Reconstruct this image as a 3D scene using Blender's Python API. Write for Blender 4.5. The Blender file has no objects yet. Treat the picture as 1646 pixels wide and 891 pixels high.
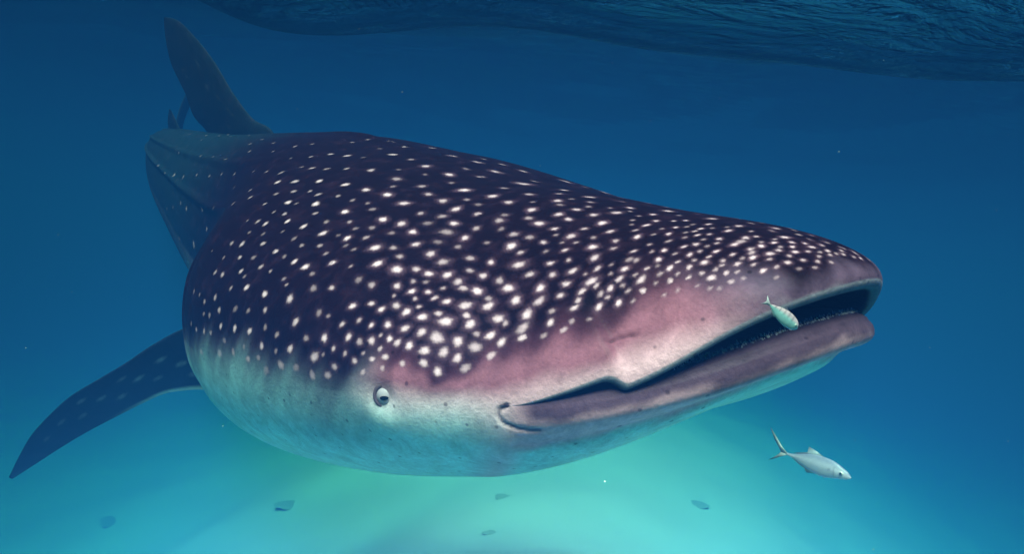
import bpy, bmesh, math, random
import numpy as np
from mathutils import Matrix, Vector

# ------------------------------------------------------------------ camera
scene = bpy.context.scene
COL = scene.collection
CAM_H = 2.25                  # height of the lens above the sand
SURF_H = 3.80                 # mean height of the water surface above the sand
ROLL = math.radians(5.5)
cam_d = bpy.data.cameras.new('camera')
cam = bpy.data.objects.new('camera', cam_d)
COL.objects.link(cam)
cam_d.sensor_width = 36.0
cam_d.lens = 36.0 * 1002.2 / 1646.0
cam_d.clip_start = 0.02
cam_d.clip_end = 400
CAM_M = Matrix.Translation((0, 0, CAM_H)) @ Matrix.Rotation(math.radians(90), 4, 'X') @ Matrix.Rotation(-ROLL, 4, 'Z').inverted()
cam.matrix_world = CAM_M
cam_d.dof.use_dof = False
scene.camera = cam

# ------------------------------------------------------------------ light
SUN_EL, SUN_AZ = math.radians(55), math.radians(-8)   # sun behind and above the diver
world = bpy.data.worlds.new('World')
scene.world = world
world.use_nodes = True
wn = world.node_tree.nodes
sky = wn.new('ShaderNodeTexSky')
sky.sky_type = 'NISHITA'
sky.sun_disc = False
sky.sun_elevation = SUN_EL
sky.sun_rotation = math.pi - SUN_AZ
wn['Background'].inputs['Strength'].default_value = 0.05
world.node_tree.links.new(sky.outputs[0], wn['Background'].inputs['Color'])
sun_d = bpy.data.lights.new('sun', 'SUN')
sun_d.energy = 5.0
sun_d.angle = math.radians(36)
sun_d.color = (1.0, 0.90, 0.85)
sun = bpy.data.objects.new('sun', sun_d)
COL.objects.link(sun)
# direction towards the sun: behind the camera (-Y), slightly to one side, high
to_sun = Vector((math.sin(SUN_AZ) * math.cos(SUN_EL), -math.cos(SUN_AZ) * math.cos(SUN_EL), math.sin(SUN_EL)))
sun.rotation_euler = to_sun.to_track_quat('Z', 'Y').to_euler()
sun.location = (0, -6, 12)

scene.view_settings.view_transform = 'Standard'
scene.view_settings.look = 'None'
scene.view_settings.exposure = 2.15
scene.view_settings.gamma = 1.0
scene.cycles.volume_bounces = 0
scene.cycles.max_bounces = 8
scene.cycles.diffuse_bounces = 3
scene.cycles.transparent_max_bounces = 12
scene.cycles.use_denoising = True

# ------------------------------------------------------------------ helpers
def tag(o, label=None, cat=None, group=None, kind=None):
    for k, v in (('label', label), ('category', cat), ('group', group), ('kind', kind)):
        if v:
            o[k] = v
    return o

def mesh_obj(name, verts, faces, mat=None, parent=None, smooth=True):
    me = bpy.data.meshes.new(name)
    verts = np.asarray(verts, dtype=np.float32)
    if isinstance(faces, np.ndarray):
        nf, k = faces.shape
        me.vertices.add(len(verts)); me.vertices.foreach_set('co', verts.ravel())
        me.loops.add(nf * k); me.loops.foreach_set('vertex_index', faces.astype(np.int32).ravel())
        me.polygons.add(nf); me.polygons.foreach_set('loop_start', np.arange(nf, dtype=np.int32) * k)
        me.update(calc_edges=True)
    else:
        me.from_pydata(verts.tolist(), [], faces)
    if smooth:
        me.polygons.foreach_set('use_smooth', np.ones(len(me.polygons), dtype=bool))
    me.validate()
    me.update()
    o = bpy.data.objects.new(name, me)
    COL.objects.link(o)
    if mat:
        me.materials.append(mat)
    if parent:
        o.parent = parent
    return o

def set_color(o, rgb):
    """per-vertex pigment of the skin"""
    a = o.data.color_attributes.new('pigment', 'FLOAT_COLOR', 'POINT')
    c = np.ones((len(o.data.vertices), 4), dtype=np.float32)
    c[:, :3] = rgb
    a.data.foreach_set('color', c.ravel())

class Nodes:
    def __init__(self, name):
        self.m = bpy.data.materials.new(name)
        self.m.use_nodes = True
        self.t = self.m.node_tree
        self.n = self.t.nodes
        self.bsdf = self.n['Principled BSDF']
        self.out = self.n['Material Output']
    def add(self, kind, **kw):
        nd = self.n.new(kind)
        for k, v in kw.items():
            if k in nd.inputs:
                nd.inputs[k].default_value = v
            else:
                setattr(nd, k, v)
        return nd
    def link(self, a, b):
        self.t.links.new(a, b)

#--SHARK-BEGIN  (numpy only)
def spl(xk, yk, x, flat=None):
    xk = np.asarray(xk, float); yk = np.asarray(yk, float); x = np.clip(np.asarray(x, float), xk[0], xk[-1])
    h = np.diff(xk); dl = np.diff(yk) / h
    m = np.zeros_like(yk)
    m[1:-1] = (dl[:-1] * h[1:] + dl[1:] * h[:-1]) / (h[1:] + h[:-1]); m[0] = dl[0]; m[-1] = dl[-1]
    if flat is not None: m[flat] = 0
    i = np.clip(np.searchsorted(xk, x) - 1, 0, len(h) - 1); t = (x - xk[i]) / h[i]
    return ((2*t**3 - 3*t**2 + 1) * yk[i] + (t**3 - 2*t**2 + t) * h[i] * m[i] + (-2*t**3 + 3*t**2) * yk[i+1] + (t**3 - t**2) * h[i] * m[i+1])

def sstep(a, b, x):
    t = np.clip((x - a) / (b - a), 0, 1)
    return t * t * (3 - 2 * t)

# stations along the body (metres behind the snout), half width, height above and depth below the mouth line
DK = [0, .25, .5, .8, 1.2, 1.6, 2.1, 2.7, 3.5, 4.4, 5.4]
WK = [0.338, 0.415, 0.4852, 0.5626, 0.6149, 0.5225, 0.4127, 0.3437, 0.2282, 0.11, 0.014]
TK = [0.125, 0.187, 0.258, 0.327, 0.424, 0.5069, 0.5176, 0.4632, 0.3115, 0.155, 0.045]
BK = [0.155, 0.242, 0.283, 0.3389, 0.3947, 0.4012, 0.3816, 0.3194, 0.2033, 0.10, 0.035]
NOSE, D0 = 2.259, 1.20
YAW, PIT, YAW2, PIT2 = 0.1766, 0.2444, -0.0344, -0.0239
PHI_C, PHI_N = .675, .481 # mouth corner and nostril, as angles round the snout
GAP = .042
LIFT = .104                           # the mouth line arches up towards the front
# pose of the head in the camera's frame
RS = np.array([[0.540124274719603, 0.837062035247279, -0.08713734564643438], [-0.04357121660024116, 0.1312141192328506, 0.9903960844015501], [0.8404566121713827, -0.531140286611391, 0.10734374222921272]])
TS = np.array([0.4145834071070769, -0.12439688888717082, -0.7553070304303496])

def bend(P):
    """straight shark -> swimming shark (x forward, y left, z up)"""
    d = -P[..., 0]
    g = np.linspace(0, 6.4, 400)
    s = np.clip(g - 1.3, 0, None)
    e = np.clip(g - 3.3, 0, None)
    psi = YAW * s + YAW2 * s * s - .23 * e; th = PIT * s + PIT2 * s * s - .22 * e
    dx = -np.cos(psi) * np.cos(th); dy = -np.sin(psi) * np.cos(th); dz = np.sin(th)
    cum = lambda q: np.concatenate([[0], np.cumsum((q[1:] + q[:-1]) / 2 * g[1])])
    dd = np.clip(d, 0, 6.4)
    X = np.interp(dd, g, cum(dx)) + (dd - d); Y = np.interp(dd, g, cum(dy)); Z = np.interp(dd, g, cum(dz))
    a = np.interp(dd, g, psi); b = np.interp(dd, g, th)
    y = P[..., 1]; z = P[..., 2]
    fx, fy, fz = np.cos(a) * np.cos(b), np.sin(a) * np.cos(b), -np.sin(b)
    lx, ly = -np.sin(a), np.cos(a)
    return np.stack([X + y*lx - z*fz*ly, Y + y*ly + z*fz*lx, Z + z*(fx*ly - fy*lx)], -1)

def half_width(d):
    fac = np.clip(1 - np.abs(1 - np.minimum(d / .6, 1)) ** NOSE, 0, 1) ** (1 / NOSE)
    return spl(DK, WK, d, 4) * fac

def plan(phi):
    """outline of the head seen from above: distance behind the nose, half width"""
    d = D0 * (1 - np.clip(np.cos(phi), 0, 1) ** (2 / NOSE))
    return d, half_width(d)

def columns(nf, nb1, nb2, nb3):
    ph = np.linspace(0, np.pi / 2, 4000)
    d, w = plan(ph)
    s = np.concatenate([[0], np.cumsum(np.hypot(np.diff(d), np.diff(w)))])
    phi = np.interp(np.linspace(0, s[-1], nf + 1)[:-1], s, ph)
    body = np.concatenate([np.linspace(D0, 1.9, nb1 + 1)[:-1], np.linspace(1.9, 3.6, nb2 + 1)[:-1], np.linspace(3.6, 5.4, nb3)])
    return phi, body

def half_shell(side, top, phi, body, nrow):
    """grid of points [column, row], row 0 on the midline, last row on the mouth line; bent afterwards"""
    nf = len(phi)
    df, wf = plan(phi)
    d = np.concatenate([df, body]); w = np.concatenate([wf, half_width(body)])
    ds = np.concatenate([np.full(nf, D0), body])
    tau = np.linspace(0, np.pi / 2, nrow)
    pe = 2.2
    r = np.sin(tau) ** (2 / pe); c = np.clip(np.cos(tau), 0, 1) ** (2 / pe)
    phx = np.concatenate([phi, np.full(len(body), np.pi / 2)])
    o = np.where(phx < PHI_C, np.clip(1 - (phx / PHI_C) ** 3, 0, 1) ** 1.2, 0.0)            # how far the mouth is open here
    rr = np.repeat(r[None], len(d), 0)
    lip = sstep(.50, 1, rr)
    zz = np.zeros_like(rr)
    rad = np.hypot(d - ds, w) + 1e-6
    if not top:
        rr = rr * (1 - .018 * o[:, None] * lip)
    dd = ds[:, None] + (d - ds)[:, None] * rr
    yy = side * w[:, None] * rr
    zz = spl(DK, TK if top else BK, dd) * c[None] * (1 if top else -1)
    if top:
        # flap of the nostril droops over the mouth
        fl = np.where(phx < PHI_N, np.exp(-((phx - PHI_N) / .16) ** 2), np.exp(-((phx - PHI_N) / .022) ** 2))
        zz += (-.020 * fl)[:, None] * sstep(.90, 1, rr)
        zz += (.016 * o)[:, None] * sstep(.7, 1, rr)
    else:
        zz -= (GAP * o)[:, None] * lip
    lift = LIFT * np.clip(1 - (phx / PHI_C) ** 2, 0, 1) ** 1.3
    zz += lift[:, None] * sstep(.3, 1, rr)
    P = np.stack([-dd, yy, zz], -1)
    # lips rolled inwards and the mouth cavity behind them (front columns only)
    nin = 26
    k = np.arange(1, nin + 1)
    rl = (.016 if top else .032) * np.clip(o, 0, 1) ** .5
    a = np.clip(k / 12, 0, 1) * np.pi * (.75 if top else .62)
    off = rl[:, None] * (1 - np.cos(a))[None] * (1 if top else 1.5)
    zi = rl[:, None] * np.sin(a)[None] * (-1 if top else .38)
    q = np.clip((k - 12) / 14, 0, 1)
    off = off + (rad * .80 - off[:, -1])[:, None] * q[None] * (o[:, None] > 0)
    zi = zi + np.where(o > 0, o, 0)[:, None] * (.06 * np.sin(q * np.pi * .6) if top else -.055 * np.sin(q * np.pi * .55))[None]
    f = 1 - off / rad[:, None]
    rin = (1 if top else (1 - .018 * o))[:, None] * f if not top else f
    din = ds[:, None] + (d - ds)[:, None] * rin
    yin = side * w[:, None] * rin
    Pin = np.stack([-din, yin, zz[:, -1:] + zi], -1)
    return P, Pin[:nf], o

def grid_normals(P, flip):
    a = np.gradient(P, axis=0); b = np.gradient(P, axis=1)
    n = np.cross(a, b); n[:, -1, 2] = 0; n /= np.linalg.norm(n, axis=-1, keepdims=True) + 1e-12
    return n * flip

def details(P, N, side):
    """small relief of the skin: brow over the eye, gill slits, ridges, jaw crease"""
    d = -P[..., 0]; y = P[..., 1]; z = P[..., 2]
    h = np.zeros_like(d)
    # socket and brow
    ex, ez = EYE
    e = np.hypot(d - ex, z - ez)
    flank = np.abs(y) > .25
    h += flank * (.012 * np.exp(-(e / .060) ** 2) - .012 * np.exp(-(e / .024) ** 2))
    # gill slits
    for i, g in enumerate((1.30, 1.37, 1.44, 1.51, 1.58)):
        up = sstep(-.16, -.04, z) * (1 - sstep(.14, .24, z))
        xs = d - g - .10 * (z - .03)
        h += flank * up * (-.013 * np.exp(-(xs / .007) ** 2) + .007 * np.exp(-((xs + .022) / .02) ** 2))
    # lengthwise ridges on the flank and back
    th = np.arctan2(z, np.abs(y))
    for t0, am in ((.62, .012), (1.0, .010)):
        h += am * np.exp(-((th - t0) / .045) ** 2) * sstep(1.3, 2.2, d)
    h += .012 * np.exp(-((th - 1.5708) / .05) ** 2) * sstep(.9, 1.8, d)
    return P + N * h[..., None]

def crease(P, N, side, line):
    """distance to a fold of the skin: round the end of the lower jaw, or over the nostril"""
    pl = line * np.array([1, -side, 1.0])
    best = np.full(P.shape[:2], 9.)
    for a, b in zip(pl[:-1], pl[1:]):
        ab = b - a
        t = np.clip(((P - a) @ ab) / (ab @ ab), 0, 1)
        best = np.minimum(best, np.linalg.norm(P - a - t[..., None] * ab, axis=-1))
    return best

EYE = (.4045, .0)
CREASE = np.array([[-.240, -.348, .000], [-.249, -.355, -.006], [-.251, -.355, -.014], [-.249, -.353, -.022], [-.244, -.348, -.026], [-.235, -.340, -.029], [-.224, -.329, -.031], [-.213, -.320, -.031]])
NOSTRIL = np.array([[-.150, -.262, .055], [-.155, -.259, .064], [-.153, -.252, .073], [-.147, -.244, .078], [-.136, -.234, .081], [-.130, -.228, .080]])
#--SHARK-END

def build_shark_body(mat, parent):
    phi, body = columns(560, 190, 170, 60)
    nf, nc = len(phi), len(phi) + len(body)
    df, wf = plan(phi)
    dall = np.concatenate([df, body]); wall = np.concatenate([wf, half_width(body)])
    S1 = np.concatenate([[0], np.cumsum(np.hypot(np.diff(dall), np.diff(wall)))])   # girth distance from the nose tip
    V, F, A, base = [], [], [], 0
    for side, rt, rb in ((-1, 230, 150), (1, 110, 60)):
        for top, nr in ((True, rt), (False, rb)):
            P, Pin, o = half_shell(side, top, phi, body, nr)
            flip = -side * (1 if top else -1)
            N = grid_normals(P, flip)
            P2 = details(P, N, side)
            cr = crease(P, N, side, CREASE)
            if top:
                cr = np.minimum(cr, crease(P, N, side, NOSTRIL))
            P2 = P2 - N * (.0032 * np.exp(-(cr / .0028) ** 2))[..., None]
            if not top:                                           # the lower lip is a thick roll with a groove under it
                dr = P[:, -1:, 2] - P[..., 2]
                lipm = (o[:, None] > 0) * np.clip(o[:, None], 0, 1) ** .5
                P2 = P2 + N * (lipm * (.012 * np.exp(-((dr - .020) / .017) ** 2) - .006 * np.exp(-((dr - .058) / .012) ** 2)))[..., None]
                P2[:nf, -1] = np.where(o[:nf, None] > 0, P[:nf, -1], P2[:nf, -1])
            P2[:, 0] = P[:, 0]                                    # midline stays put so that the halves meet
            drop = P[:, -1:, 2] - P[..., 2] if not top else P[..., 2] - P[:, -1:, 2]
            att = np.stack([np.repeat(S1[:, None] * side, nr, 1), np.full((nc, nr), 1. if top else -1.), drop, np.zeros((nc, nr)), cr], -1)
            V.append(P2.reshape(-1, 3)); A.append(att.reshape(-1, 5))
            i = np.arange(nc - 1)[:, None] * nr + np.arange(nr - 1)[None] + base
            q = np.stack([i, i + nr, i + nr + 1, i + 1], -1).reshape(-1, 4)
            if flip < 0: q = q[:, ::-1]
            F.append(q)
            b0 = base; base += nc * nr
            ni = Pin.shape[1]
            V.append(Pin.reshape(-1, 3))
            att = np.stack([np.repeat(S1[:nf, None] * side, ni, 1), np.full((nf, ni), 1. if top else -1.), np.zeros((nf, ni)), np.repeat(np.arange(1, ni + 1)[None], nf, 0) / ni, np.ones((nf, ni))], -1)
            A.append(att.reshape(-1, 5))
            idx = np.concatenate([(b0 + np.arange(nf) * nr + nr - 1)[:, None], base + np.arange(nf)[:, None] * ni + np.arange(ni)[None]], 1)
            q = np.stack([idx[:-1, :-1], idx[1:, :-1], idx[1:, 1:], idx[:-1, 1:]], -1).reshape(-1, 4)
            if flip < 0: q = q[:, ::-1]
            F.append(q); base += nf * ni
    V = np.concatenate(V); F = np.concatenate(F); A = np.concatenate(A)
    key = np.round(V / 2e-5).astype(np.int64)                     # weld the halves
    _, first, inv = np.unique(key, axis=0, return_index=True, return_inverse=True)
    inv = inv.ravel(); V = V[first]; A = A[first]; F = inv[F]
    bad = (F[:, 0] == F[:, 1]) | (F[:, 1] == F[:, 2]) | (F[:, 2] == F[:, 3]) | (F[:, 3] == F[:, 0])
    tri = [u for u in (list(dict.fromkeys(f)) for f in F[bad].tolist()) if len(u) == 3]
    F = F[~bad]
    me = bpy.data.meshes.new('body')
    o = bpy.data.objects.new('body', me)
    COL.objects.link(o)
    me.vertices.add(len(V)); me.vertices.foreach_set('co', bend(V).astype(np.float32).ravel())
    nq, nt = len(F), len(tri)
    me.loops.add(nq * 4 + nt * 3)
    li = np.concatenate([F.ravel(), np.array(tri, dtype=np.int64).ravel()])
    me.loops.foreach_set('vertex_index', li.astype(np.int32))
    me.polygons.add(nq + nt)
    me.polygons.foreach_set('loop_start', np.concatenate([np.arange(nq) * 4, nq * 4 + np.arange(nt) * 3]).astype(np.int32))
    me.update(calc_edges=True)
    me.polygons.foreach_set('use_smooth', np.ones(nq + nt, dtype=bool))
    me.materials.append(mat)
    o.parent = parent
    return o, V, A

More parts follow.
